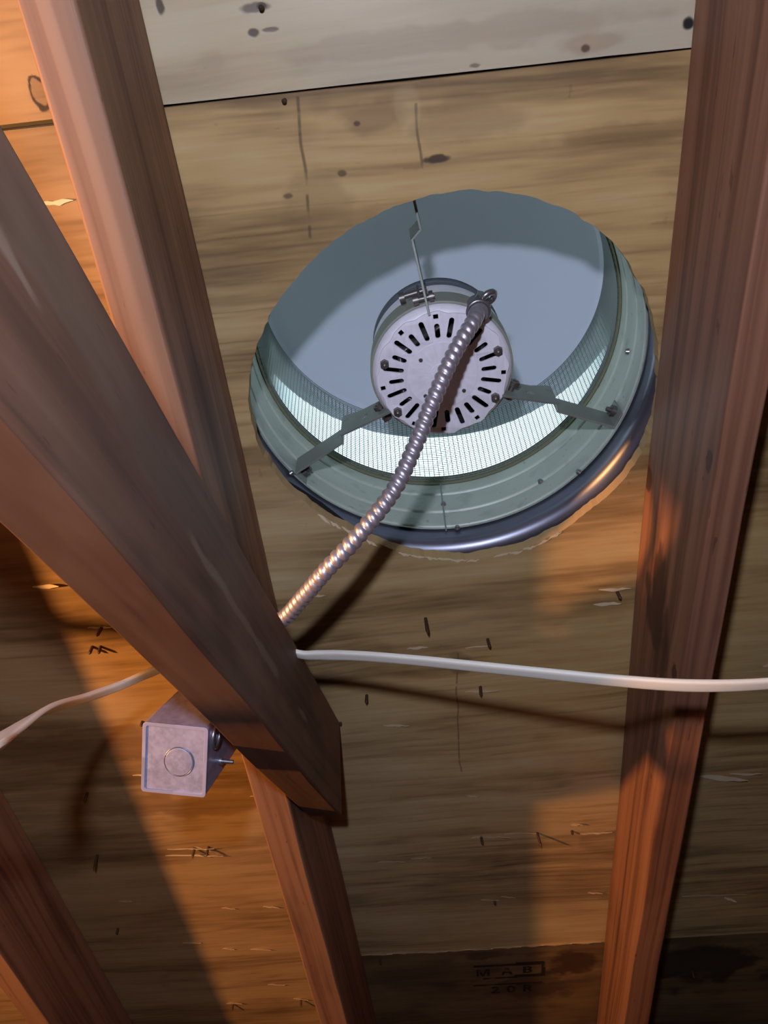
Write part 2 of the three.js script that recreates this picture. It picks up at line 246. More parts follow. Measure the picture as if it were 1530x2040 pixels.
for (const [x, y, l, w, h, a] of [[0.114, -0.499, 0.032, 0.004, 0.004, 0.02], [0.222, -0.449, 0.040, 0.0025, 0.003, 0.03], [0.226, -0.744, 0.055, 0.003, 0.006, 0.06], [0.268, -0.741, 0.045, 0.002, 0.004, 0.03], [0.081, -0.790, 0.040, 0.003, 0.004, 0.06], [0.125, -0.786, 0.030, 0.003, 0.003, 0.1], [0.222, -0.906, 0.028, 0.003, 0.004, 0.02], [0.250, -0.902, 0.022, 0.0025, 0.004, 0.02],
  [0.347, -0.728, 0.016, 0.005, 0.005, 0.4], [0.375, -0.752, 0.045, 0.004, 0.003, 0.05], [0.382, -0.905, 0.022, 0.004, 0.003, 0], [0.537, -0.644, 0.060, 0.008, 0.008, -0.1], [0.565, -0.64, 0.04, 0.004, 0.006, 0.1], [0.563, -0.929, 0.095, 0.004, 0.006, 0.05], [0.59, -0.945, 0.02, 0.005, 0.004, -0.5],
  [0.372, -0.305, 0.035, 0.003, 0.003, 0.02], [0.365, -0.325, 0.030, 0.004, 0.003, 0.05], [0.15, -0.37, 0.025, 0.003, 0.002, 0.08], [0.045, -0.28, 0.02, 0.003, 0.002, 0], [0.22, -0.375, 0.03, 0.002, 0.003, 0.1], [0.205, -0.651, 0.016, 0.004, 0.002, 0], [0.57, -0.44, 0.03, 0.005, 0.003, 0.15], [0.545, -0.465, 0.025, 0.005, 0.003, 0.1]]) splinter(main, x, y, l, w, h, a);
for (const [x, y, l, w, h, a] of [[-0.201, -0.726, 0.070, 0.003, 0.006, 0.05], [-0.200, -0.742, 0.085, 0.004, 0.006, -0.02], [-0.180, -0.731, 0.035, 0.002, 0.006, -0.35], [-0.114, -0.889, 0.026, 0.004, 0.004, 0], [-0.180, -0.886, 0.022, 0.003, 0.003, 0], [-0.148, -1.129, 0.030, 0.004, 0.003, 0], [-0.232, -1.185, 0.030, 0.005, 0.005, 0.2], [-0.114, -1.184, 0.026, 0.004, 0.004, 0], [-0.153, -1.012, 0.035, 0.003, 0.004, 0.03], [-0.205, -1.005, 0.02, 0.002, 0.003, 0],
  [-0.332, -0.851, 0.02, 0.002, 0.002, 0], [-0.245, -0.236, 0.032, 0.004, 0.006, 0.05], [-0.205, -0.301, 0.03, 0.003, 0.003, 0.03], [-0.10, -0.375, 0.055, 0.010, 0.007, 0.12], [-0.13, -0.36, 0.03, 0.004, 0.003, 0.1], [-0.105, 0.149, 0.03, 0.0022, 0.002, 0.03], [-0.215, -0.56, 0.05, 0.004, 0.002, 0.03], [-0.075, -0.62, 0.04, 0.003, 0.003, 0.05], [-0.39, -1.26, 0.03, 0.006, 0.005, 0.2], [-0.26, -0.98, 0.03, 0.003, 0.002, 0]]) splinter(left, x, y, l, w, h, a);
for (let i = 0; i < 9; i++) splinter(main, 0.03 + i * 0.042 + 0.01 * rn(), -1.0525 + 0.002 * rn(), 0.05, 0.0035, 0.0012, 0.03 * (rn() - 0.5));
{ // torn veneer lip along the saw cut
  for (const [d0, d1] of [[-142, -120], [-112, -86], [-80, -58]]) for (let d = d0; d < d1; d += 4.5) { const [x, y] = holeAt(d + 2, 0.0014); splinter(main, x, y, 0.013 + 0.006 * rn(), 0.0024, 0.0010, (d + 92) * Math.PI / 180 + 0.2 * (rn() - 0.5)); }
}
// the roof covering above the deck and the closed attic round it
const roof = struct('roof', 'shingled roof covering above the deck');
{
  const s = new THREE.Shape([V(X0, YE, 0), V(X1, YE, 0), V(X1, YR, 0), V(X0, YR, 0)].map((p) => new THREE.Vector2(p.x, p.y))), h = new THREE.Path(); h.absarc(0.199, -0.041, 0.216, 0, Math.PI * 2); s.holes.push(h);
  part('roof_covering', new THREE.ExtrudeGeometry(s, { depth: 0.012, bevelEnabled: false, curveSegments: 64 }).translate(0, 0, -0.0305), MAT.shingle, roof);
}
const worldStruct = (name, geo, mat) => { const o = struct(name); inWorld.add(o); part(name + '_face', geo, mat, o); return o; };
const wy = (Y, Z = 0) => DECK_H + SP * Y - CP * Z, wz = (Y, Z = 0) => CP * Y + SP * Z;
{
  const ridge = [wz(YR), wy(YR)], eave = [wz(YE), wy(YE)], far = [2 * ridge[0] - eave[0], eave[1]];
  const slab = (a, b, t) => { const dz = b[0] - a[0], dy = b[1] - a[1], L = Math.hypot(dz, dy); return new THREE.BoxGeometry(X1 - X0, t, L).rotateX(-Math.atan2(dy, dz)).translate(0, (a[1] + b[1]) / 2, (a[0] + b[0]) / 2); };
  worldStruct('roof_back', slab([ridge[0], ridge[1] + 0.02], [far[0], far[1] + 0.02], 0.03), MAT.farRoof);
  worldStruct('floor', new THREE.BoxGeometry(X1 - X0 + 0.2, 0.1, far[0] - eave[0] + 0.3).translate(0, -0.05, (far[0] + eave[0]) / 2), MAT.insulation);
  for (const [n, x] of [['wall_left', X0 - 0.04], ['wall_right', X1]]) {
    const s = new THREE.Shape([[-eave[0] + 0.1, 0], [-eave[0] + 0.1, eave[1]], [-ridge[0], ridge[1] + 0.05], [-far[0] - 0.1, far[1]], [-far[0] - 0.1, 0]].map((p) => new THREE.Vector2(p[0], p[1])));
    worldStruct(n, new THREE.ExtrudeGeometry(s, { depth: 0.04, bevelEnabled: false }).rotateY(Math.PI / 2).translate(x, 0, 0), MAT.drywall);
  }
  worldStruct('wall_eave', new THREE.BoxGeometry(X1 - X0 + 0.2, eave[1] + 0.02, 0.04).translate(0, eave[1] / 2, eave[0] - 0.04), MAT.drywall);
  worldStruct('wall_back', new THREE.BoxGeometry(X1 - X0 + 0.2, eave[1] + 0.02, 0.04).translate(0, eave[1] / 2, far[0] + 0.04), MAT.drywall);
}

// ---------------------------------------------------------------- rafters and collar tie
const R_ARRIS = 0.0024;
// stations: { o, corners } with corners counter-clockwise in (ex, ez); stations run along ex x ez
function timber(stations, ex, ez, uOff = 0, vOff = 0) {
  const pos = [], nor = [], uv = [], idx = [], loops = []; let dist = 0;
  stations.forEach((st, si) => {
    if (si) dist += st.o.distanceTo(stations[si - 1].o);
    const c = st.corners, loop = [];
    for (let k = 0; k < 4; k++) {
      const P = c[k], A = c[(k + 3) % 4], B = c[(k + 1) % 4];
      const ta = [A[0] - P[0], A[1] - P[1]], tb = [B[0] - P[0], B[1] - P[1]], la = Math.hypot(...ta), lb = Math.hypot(...tb);
      const na = [-ta[1] / la, ta[0] / la], nb = [tb[1] / lb, -tb[0] / lb];
      const r = R_ARRIS * (0.7 + 0.8 * vn(si * 0.9, k * 3, 9)), ctr = [P[0] + (ta[0] / la + tb[0] / lb) * r, P[1] + (ta[1] / la + tb[1] / lb) * r];
      for (let q = 0; q <= 3; q++) { const t = q / 3; let n = [lerp(na[0], nb[0], t), lerp(na[1], nb[1], t)]; const l = Math.hypot(...n); n = [n[0] / l, n[1] / l]; loop.push([ctr[0] + n[0] * r, ctr[1] + n[1] * r, n[0], n[1]]); }
    }
    loop.push(loop[0]); let per = 0; loops.push(loop);
    loop.forEach((p, j) => {
      if (j) per += Math.hypot(p[0] - loop[j - 1][0], p[1] - loop[j - 1][1]);
      const w = st.o.clone().addScaledVector(ex, p[0]).addScaledVector(ez, p[1]), n = V(0, 0, 0).addScaledVector(ex, p[2]).addScaledVector(ez, p[3]);
      pos.push(w.x, w.y, w.z); nor.push(n.x, n.y, n.z); uv.push(per / 0.36 + uOff, dist / 2.6 + vOff);
    });
  });
  const m = loops[0].length;
  for (let i = 0; i < stations.length - 1; i++) for (let j = 0; j < m - 1; j++) { const a = i * m + j, b = a + m; idx.push(a, a + 1, b + 1, a, b + 1, b); }
  const N = ex.clone().cross(ez);
  for (const [i, sg] of [[0, -1], [stations.length - 1, 1]]) {
    const b0 = pos.length / 3; let cx = 0, cy = 0, cz = 0;
    for (let j = 0; j < m - 1; j++) { const k = (i * m + j) * 3; pos.push(pos[k], pos[k + 1], pos[k + 2]); cx += pos[k]; cy += pos[k + 1]; cz += pos[k + 2]; nor.push(N.x * sg, N.y * sg, N.z * sg); uv.push(loops[i][j][0] * 4, loops[i][j][1] * 0.4); }
    pos.push(cx / (m - 1), cy / (m - 1), cz / (m - 1)); nor.push(N.x * sg, N.y * sg, N.z * sg); uv.push(0.1, 0.05); const c = b0 + m - 1;
    for (let j = 0; j < m - 1; j++) { const a = b0 + j, b = b0 + (j + 1) % (m - 1); sg > 0 ? idx.push(c, a, b) : idx.push(c, b, a); }
  }
  const g = new THREE.BufferGeometry();
  g.setAttribute('position', new THREE.Float32BufferAttribute(pos, 3)); g.setAttribute('normal', new THREE.Float32BufferAttribute(nor, 3)); g.setAttribute('uv', new THREE.Float32BufferAttribute(uv, 2)); g.setIndex(idx); return g;
}
const RED = { base: [0.525, 0.355, 0.265], dark: [0.32, 0.195, 0.14], pale: [0.61, 0.445, 0.35], band: 0.55, ring: 0.35, dirt: 0.5 };
const D = 0.1396, uAt = { deck: 0, right: 0.038, bottom: 0.178, left: 0.216 };
const matRight = (() => { const t = lumber(11, 1024, 1536, { ...RED, ring: 0.7, knots: [[0.356 - 0.139, 0.68 - 0.07 - 0.03, 0.006], [0.356 - 0.134, 0.61 + 0.21, 0.0065]], marks: [patchMark(0.356 - 0.075, 0.61 + 0.165, 0.035, 0.055, 0.7, [0.22, 0.13, 0.10], 41), patchMark(0.356 - 0.10, 0.61 + 0.21, 0.02, 0.05, 0.5, [0.24, 0.14, 0.1], 42), patchMark(0.356 - 0.016, 0.61 + 0.06, 0.012, 0.012, 0.7, [0.2, 0.13, 0.1], 43)] }); return std({ map: t, bumpMap: t, bumpScale: 0.0014, roughness: 0.6 }); })();
const matLeft = (() => { const t = lumber(23, 1024, 1536, { ...RED, base: [0.545, 0.395, 0.30], ring: 0.35, marks: [mark([0.70, 0.53, 0.41], (x, y) => (x < 0.176 || x > 0.218) ? 0 : 0.85 * sstep(0.80, 0.25, y + 0.5 * (vn(x * 160, y * 2, 3) - 0.5)) * (0.30 + 0.70 * sstep(0.25, 0.7, vn((x + 0.006 * vn(y * 5, 1, 2)) * 230, y * 1.6, 6))))] }); return std({ map: t, bumpMap: t, bumpScale: 0.0012, roughness: 0.62 }); })();  // striped bottom edge lightened upslope: bulb light put into the colour
const matTie = (() => { const t = lumber(37, 1024, 1536, { base: [0.395, 0.270, 0.200], dark: [0.245, 0.155, 0.11], pale: [0.455, 0.33, 0.255], band: 0.45, ring: 0.25, dirt: 0.8, dust: 0.25, marks: [mark([0.52, 0.44, 0.375], (x, y) => { if (y < 0.36 || y > 1.05) return 0; const c = 0.079 + 0.028 * (y - 0.414) + 0.006 * (vn(y * 30, 2, 5) - 0.5), d = Math.abs(x - c) / (0.0018 + 0.004 * vn(y * 45, 4, 6)); return 0.8 * (1 - sstep(0.4, 1.3, d)) * sstep(0.3, 0.6, vn(y * 22, 9, 7)); }), patchMark(0.066, 0.62, 0.022, 0.26, 0.35, [0.42, 0.355, 0.29], 47)] }); return std({ map: t, bumpMap: t, bumpScale: 0.0008, roughness: 0.66 }); })();
function rafter(label, ys, f, mat, vOff, seed) { // f(y) -> [xl, xr at the deck, xr, xl at the bottom edge]
  const y0 = ys[0], t = thing('rafter', label, 'rafter', [f(0)[0], 0, 0]);
  const st = ys.map((y, i) => { const c = f(y), j = (k) => 0.0012 * (vn(y * 7, k * 5, seed) - 0.5); return { o: V(0, y, 0), corners: [[c[0] + j(1), 0], [c[1] + j(2), 0], [c[2] + j(3), D + j(4)], [c[3] + j(5), D + j(6)]] }; });
  part('timber', timber(st, V(1, 0, 0), V(0, 0, 1), 0, vOff), mat, t); return t;
}
const ys = []; for (let y = YR - 0.02; y > YE; y -= 0.06) ys.push(y);
const side = (a, b, y) => a + b * clamp(y, -1.5, 0.5);
const bow = (y) => -0.0035 * Math.exp(-Math.pow((y + 0.30) / 0.22, 2));
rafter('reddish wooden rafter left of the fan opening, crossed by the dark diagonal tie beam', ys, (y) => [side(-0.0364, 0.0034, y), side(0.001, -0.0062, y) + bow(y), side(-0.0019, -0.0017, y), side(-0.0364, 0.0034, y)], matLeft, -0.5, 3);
rafter('reddish wooden rafter right of the fan opening, crossed by the white cable', ys, (y) => [side(0.3950, -0.0094, y) + bow(y), side(0.4310, -0.0034, y), side(0.4299, -0.0034, y), side(0.4014, 0.0058, y)], matRight, -0.45, 4);
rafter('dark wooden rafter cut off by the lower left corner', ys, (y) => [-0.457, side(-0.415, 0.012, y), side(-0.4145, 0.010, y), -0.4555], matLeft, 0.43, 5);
{ // the horizontal collar tie, nailed to the left rafter and crossing the attic
  const a = V(0, -CP, -SP), n = V(0, -SP, CP), t = thing('collar_tie', 'wide dark brown diagonal tie beam coming down from the left edge to the left rafter', 'beam', [0.025, 0, 0.25]), st = [];
  const sEnd = 0.427; for (let s = sEnd - 3.3; s < sEnd + 1e-6; s += 0.055) st.push(s); st[st.length - 1] = sEnd;
  part('timber', timber(st.map((s) => { const q = sstep(-0.4, 0.43, s), j = (k) => 0.0014 * (vn(s * 6, k * 5, 8) - 0.5); return { o: V(0, 0, 0).addScaledVector(a, s), corners: [[0.0052, 0.2285 + j(1)], [0.0445 + j(2), 0.2285 + j(3)], [0.0445 + j(4), lerp(0.318, 0.340, q) + j(5)], [0.0055 + j(6), lerp(0.3165, 0.338, q)]] }; }), V(1, 0, 0), n, 0, 0.2), matTie, t);
}

{ // unseen blocker added to keep the warm bulb off the upper right-hand bay
  const t = thing('added_plank', 'added wooden light blocker slung below the deck left of the left rafter', 'added_plank', [-0.3, 0.6, 0.336]), st = [];
  for (let y = 1.24; y > 0.03; y -= 0.06) st.push({ o: V(0, y, 0), corners: [[-0.310, 0.275], [-0.290, 0.275], [-0.290, 0.386], [-0.310, 0.386]] });
  part('added_board', timber(st, V(1, 0, 0), V(0, 0, 1), 0.3, 0.6), matTie, t);
  for (const y of [0.72, 1.15]) part('added_hanger', new THREE.BoxGeometry(0.018, 0.035, 0.36).translate(-0.281, y, 0.1805), MAT.edge, t);
}
// ---------------------------------------------------------------- attic fan
const AX = 0.1990, AY = -0.0410, fan = thing('attic_fan', 'round roof exhaust fan with a white slotted motor in the sawn hole', 'fan', [AX, AY, 0]);
const RC = 0.197, TILT_X = 0.06, TILT_Y = 0.28; // the lid hangs nearer level than the roof, so the gap is widest down the slope
{ // galvanised flashing: flat flange on the roof with a rolled throat
  const pts = [[0.33, -0.0165], [0.226, -0.0165]]; for (let i = 0; i <= 10; i++) { const a = i / 10 * Math.PI / 2; pts.push([0.215 - 0.016 * Math.sin(a) , -0.0325 + 0.016 * Math.cos(a)]); }
  pts.push([0.199, -0.055], [0.2002, -0.055]); for (let i = 10; i >= 0; i--) { const a = i / 10 * Math.PI / 2; pts.push([0.2162 - 0.016 * Math.sin(a), -0.0337 + 0.016 * Math.cos(a)]); } pts.push([0.33, -0.0177]);
  part('flashing', lathe(pts, 128, AX, AY), MAT.galv, fan, 'shiny galvanised flashing ring');
  // painted collar with rolled beads
  const BEAD = 0.0036, c = [], beads = [-0.050, -0.080, -0.117];
  for (let z = -0.045; z > -0.1505; z -= 0.0008) { let r = RC; for (const b of beads) r += BEAD * Math.exp(-Math.pow((z - b) / 0.0016, 2)); if (z > -0.050) r -= 0.0008; c.push([r, z]); }
  const outer = c.map(([r, z]) => [r + 0.0009, z]).reverse();
  const collar = part('collar', lathe([...c, ...outer, c[0]], 144, AX, AY), MAT.collar, fan, 'pale painted collar with rolled beads');
  const onWall = (deg, z, r = RC) => [AX + r * Math.cos(deg * Math.PI / 180), AY + r * Math.sin(deg * Math.PI / 180), z];
  for (const [deg, z] of [[-91.5, -0.094], [-88, -0.044], [-58, -0.078], [-45, -0.047], [-24.5, -0.072], [-147, -0.043], [-8, -0.094]]) { const p = onWall(deg, z, RC - 0.0004), q = onWall(deg, z, RC - 0.0036); part('rivet', merge(rod(p, q, 0.0034, 0.0022, 12)), MAT.steel, collar); }
  { const g = new THREE.CylinderGeometry(RC - 0.0011, RC - 0.0011, 0.108, 3, 1, true, 0, 0.008).rotateX(Math.PI / 2); // lap of the rolled strip
    g.rotateZ(-93 * Math.PI / 180 - Math.PI / 2); g.translate(AX, AY, -0.095); part('lap_seam', merge(new THREE.BoxGeometry(0.0016, 0.0012, 0.106).translate(0, -(RC - 0.0008), 0).rotateZ(-0.03).translate(AX, AY, -0.094)), MAT.strap, collar); }
  // hem and hardware-cloth screen
  part('hem', lathe([[RC - 0.0012, -0.137], [RC - 0.0022, -0.139], [RC - 0.0022, -0.1535], [RC + 0.001, -0.1545], [RC + 0.002, -0.1535], [RC + 0.002, -0.139], [RC - 0.0012, -0.137]], 128, AX, AY), MAT.hem, fan, 'dull olive hem under the screen');
  const g = [], NV = 208, z0 = -0.141, z1 = -0.254, rr = (z) => lerp(RC - 0.0032, 0.203, (z - z0) / (z1 - z0)), w = 0.00048;
  for (let i = 0; i < NV; i++) { const a = i / NV * 2 * Math.PI, c2 = Math.cos(a), s2 = Math.sin(a); g.push(rod([AX + rr(z0) * c2, AY + rr(z0) * s2, z0], [AX + rr(z1) * c2, AY + rr(z1) * s2, z1 + rr(z1) * (TILT_X * c2 + TILT_Y * s2)], w, w, 4)); }
  for (let k = 0; k <= 34; k++) { const z = lerp(z0 - 0.001, z1, k / 34); g.push(new THREE.TorusGeometry(rr(z) - 0.0006, w, 4, 208).rotateX(Math.atan(TILT_Y * k / 34)).rotateY(-Math.atan(TILT_X * k / 34)).translate(AX, AY, z)); }
  const scr = part('screen', merge(g), MAT.wire, fan, 'square wire mesh round the vent'); scr.userData.kind = 'stuff';
  // spun dome
  // profile out from the crown: nearly flat lid, a bead where the screen meets it, a rolled lip beyond
  const top = new THREE.SplineCurve([[0, -0.036], [0.05, -0.0355], [0.10, -0.031], [0.15, -0.021], [0.185, -0.009], [0.198, -0.003]].map((p) => new THREE.Vector2(...p))).getPoints(48).map((p) => [Math.max(0, p.x), p.y]);
  const under = [...top, [0.2005, -0.0012], [0.2020, 0.0016], [0.2045, 0.0024], [0.2070, 0.0014], [0.2085, -0.0008], [0.2140, 0.0030], [0.2220, 0.0060], [0.2250, 0.0085], [0.2270, 0.0110], [0.2290, 0.0115], [0.2305, 0.0105], [0.2312, 0.0080]];
  const over = under.slice(0, -1).reverse().map(([r, z], i) => [i < 3 ? r + 0.001 : r, z - 0.0016]);
  part('dome', lathe([...under, ...over], 144, 0, 0).rotateX(Math.atan(TILT_Y)).rotateY(-Math.atan(TILT_X)).translate(AX, AY, -0.2545), MAT.dome, fan, 'smooth pale metal dome');
}
const MX = 0.1985, MY = -0.0420; // motor axis
const motor = (() => {
  // slotted end cover
  const s = new THREE.Shape(), n = 192; for (let i = 0; i < n; i++) { const a = i / n * 2 * Math.PI, r = 0.0612 + 0.0011 * Math.sin(a * 12 + 0.6) + 0.0004 * Math.sin(a * 25); i ? s.lineTo(r * Math.cos(a), r * Math.sin(a)) : s.moveTo(r * Math.cos(a), r * Math.sin(a)); }
  const off = 3 * Math.PI / 180;
  for (let k = 0; k < 24; k++) {
    const a = off + k * Math.PI / 12, long = k % 2 === 1, r0 = 0.0365, r1 = long ? 0.0570 : 0.0515, w = 0.0027, c = Math.cos(a), q = Math.sin(a), h = new THREE.Path(), pts = [];
    for (let i = 0; i <= 8; i++) { const b = -Math.PI / 2 + i / 8 * Math.PI; pts.push([r1 - w + w * Math.cos(b), w * Math.sin(b)]); }
    for (let i = 0; i <= 8; i++) { const b = Math.PI / 2 + i / 8 * Math.PI; pts.push([r0 + w + w * Math.cos(b), w * Math.sin(b)]); }
    pts.forEach(([x, y], i) => h[i ? 'lineTo' : 'moveTo'](x * c - y * q, x * q + y * c)); h.closePath(); s.holes.push(h);
  }
  for (const deg of [93, 128, 188, 238, 268, 303, 357]) { const a = deg * Math.PI / 180, c = Math.cos(a), q = Math.sin(a), h = new THREE.Path(), u = 0.0026; [[-u, -u], [u, -u], [u, u], [-u, u]].forEach(([x, y], i) => { const X = 0.0577 + x, Y = y; h[i ? 'lineTo' : 'moveTo'](X * c - Y * q, X * q + Y * c); }); h.closePath(); s.holes.push(h); }
  const face = new THREE.ExtrudeGeometry(s, { depth: 0.0016, bevelEnabled: true, bevelThickness: 0.0005, bevelSize: 0.0004, bevelSegments: 2, curveSegments: 4 }).translate(MX, MY, -0.0220);
  const pu = face.attributes.uv; for (let i = 0; i < pu.count; i++) pu.setXY(i, face.attributes.position.getX(i) * 6, face.attributes.position.getY(i) * 6);
  const shell = lathe([[0.0600, -0.0222], [0.0625, -0.0230], [0.0650, -0.0262], [0.0661, -0.0290], [0.0663, -0.0310], [0.0650, -0.0310], [0.0640, -0.029], [0.060, -0.0225]], 96, MX, MY);
  const m = part('motor', merge(crease(face, 0.5), shell, lathe([[0, -0.0195], [0.0325, -0.0195], [0.0345, -0.0203], [0.0347, -0.0215]], 72, MX, MY), lathe([[0, -0.0189], [0.0118, -0.0189], [0.0128, -0.0196]], 48, MX, MY)), MAT.white, fan, 'white motor cover with radial slots');
  part('motor_housing', merge(lathe([[0.0645, -0.055], [0.0662, -0.056], [0.0662, -0.083], [0.0625, -0.088], [0, -0.090]], 96, MX, MY)), MAT.white, m);
  part('motor_cavity', merge(lathe([[0.0645, -0.0365], [0.064, -0.054], [0, -0.054]], 64, MX, MY)), MAT.black, m);
  part('stator', merge(lathe([[0.041, -0.048], [0.041, -0.0275], [0.0475, -0.0275], [0.0475, -0.048]], 6, MX, MY).rotateZ(0)), MAT.darkSteel, m);
  for (const deg of [162, 21, 216, 331]) { const x = MX + 0.0562 * Math.cos(deg * Math.PI / 180), y = MY + 0.0562 * Math.sin(deg * Math.PI / 180); part('hex_nut', merge(onFace(new THREE.CylinderGeometry(0.0043, 0.0046, 0.0042, 6), x, y, -0.0178), new THREE.SphereGeometry(0.0026, 12, 8).translate(x, y, -0.0152)), MAT.darkSteel, m); }
  for (const deg of [48, 138, 228, 318]) { const x = MX + 0.0262 * Math.cos(deg * Math.PI / 180), y = MY + 0.0262 * Math.sin(deg * Math.PI / 180); part('screw', onFace(new THREE.CylinderGeometry(0.0018, 0.0020, 0.0012, 14), x, y, -0.0191), MAT.darkSteel, m); }
  return m;
})();
part('fan_hub', lathe([[0, -0.096], [0.064, -0.098], [0.0662, -0.1005], [0.0662, -0.105], [0, -0.108]], 72, MX, MY), MAT.hub, fan);
part('motor_shaft', onFace(new THREE.CylinderGeometry(0.006, 0.006, 0.02, 16), MX, MY, -0.095), MAT.steel, fan);
const band = part('clamp_band', lathe([[0.0655, -0.0314], [0.0676, -0.0308], [0.0684, -0.0320], [0.0684, -0.0560], [0.0676, -0.0572], [0.0655, -0.0566], [0.0655, -0.0314]], 96, MX, MY), MAT.band, fan, 'grey green clamp band');
{ const a = 104 * Math.PI / 180, x = MX + 0.074 * Math.cos(a), y = MY + 0.074 * Math.sin(a);
  part('clamp_bolt', merge(new THREE.CylinderGeometry(0.0028, 0.0028, 0.026, 10).rotateZ(Math.PI / 2 + 0.2).translate(x - 0.004, y, -0.047), new THREE.CylinderGeometry(0.0055, 0.0055, 0.005, 6).rotateZ(Math.PI / 2 + 0.2).translate(x - 0.014, y - 0.003, -0.047), new THREE.BoxGeometry(0.0022, 0.014, 0.018).translate(x + 0.001, y - 0.002, -0.047), new THREE.BoxGeometry(0.0022, 0.014, 0.018).translate(x + 0.008, y - 0.003, -0.047)), MAT.darkSteel, band); }
// sheet-metal straps from the clamp band to the collar, standing on edge
function bracket(deg, flip, label) {
  const a = deg * Math.PI / 180, h = 0.0175, th = 0.0016, g = [];
  const plate = (pts, hole, t0) => { const s = new THREE.Shape(pts.map((p) => new THREE.Vector2(...p))); if (hole) { const e = new THREE.Path(); e.absellipse(hole[0], hole[1], hole[2], hole[3], 0, Math.PI * 2); s.holes.push(e); } const q = new THREE.ExtrudeGeometry(s, { depth: th, bevelEnabled: true, bevelThickness: 0.0003, bevelSize: 0.0003, bevelSegments: 1, curveSegments: 16 }); q.rotateX(Math.PI / 2).translate(0, t0, 0); return q; };
  // local: x = outwards along the strap, y = sideways, z = along the fan axis
  g.push(plate([[0.062, -0.034 - h], [0.098, -0.046 - h], [0.118, -0.055 - h * 1.25], [0.124, -0.058 - h * 1.2], [0.124, -0.058 + h * 1.0], [0.116, -0.054 + h], [0.062, -0.034 + h]], [0.094, -0.0445, 0.0052, 0.0036], 0));
  g.push(new THREE.BoxGeometry(0.012, th, h * 2.1).rotateZ(flip * 0.95).translate(0.1265, flip * 0.0045, -0.0585));
  g.push(plate([[0.129, -0.0590 - h * 0.9], [0.1945, -0.0635 - h * 0.9], [0.1945, -0.0635 + h * 0.9], [0.129, -0.0590 + h * 0.9]], null, flip * 0.009));
  g.push(new THREE.BoxGeometry(th, 0.016, h * 1.7).translate(0.1945, flip * 0.009 + 0.008, -0.0635));
  const geo = merge(g).rotateZ(a).translate(MX, MY, 0), b = part('bracket', crease(geo, 0.5), MAT.strap, fan, label);
  const at = (x, y, z) => { const c = Math.cos(a), s = Math.sin(a); return [MX + x * c - y * s, MY + x * s + y * c, z]; };
  part('bracket_bolt', merge(rod(at(0.1965, flip * 0.009 + 0.010, -0.0635), at(0.1840, flip * 0.009 + 0.010, -0.0635), 0.0026, 0.0026, 10), rod(at(0.1935, flip * 0.009 + 0.010, -0.0635), at(0.1885, flip * 0.009 + 0.010, -0.0635), 0.0058, 0.0058, 6)), MAT.darkSteel, b);
  part('bracket_bolt', merge(rod(at(0.072, -0.009, -0.034), at(0.072, 0.011, -0.034), 0.0026, 0.0026, 10), rod(at(0.072, 0.006, -0.034), at(0.072, 0.011, -0.034), 0.0055, 0.0055, 6), rod(at(0.072, -0.008, -0.034), at(0.072, -0.004, -0.034), 0.0055, 0.0055, 6)), MAT.darkSteel, b);
}
bracket(-24, -1); bracket(-148, 1); bracket(99, -1);
{ // torn roofing felt showing between the sawn edge and the flashing
  const pts = [[0.022, -0.128], [0.034, -0.139], [0.047, -0.151], [0.066, -0.170], [0.082, -0.189], [0.096, -0.206], [0.110, -0.250], [0.05, -0.26], [-0.01, -0.2], [-0.01, -0.12]];
  const roofFelt = part('roofing_felt', new THREE.ExtrudeGeometry(new THREE.Shape(pts.map((p) => new THREE.Vector2(...p))), { depth: 0.0012, bevelEnabled: false }).translate(0, 0, -0.0152), MAT.felt, roof, 'black roofing felt');
}

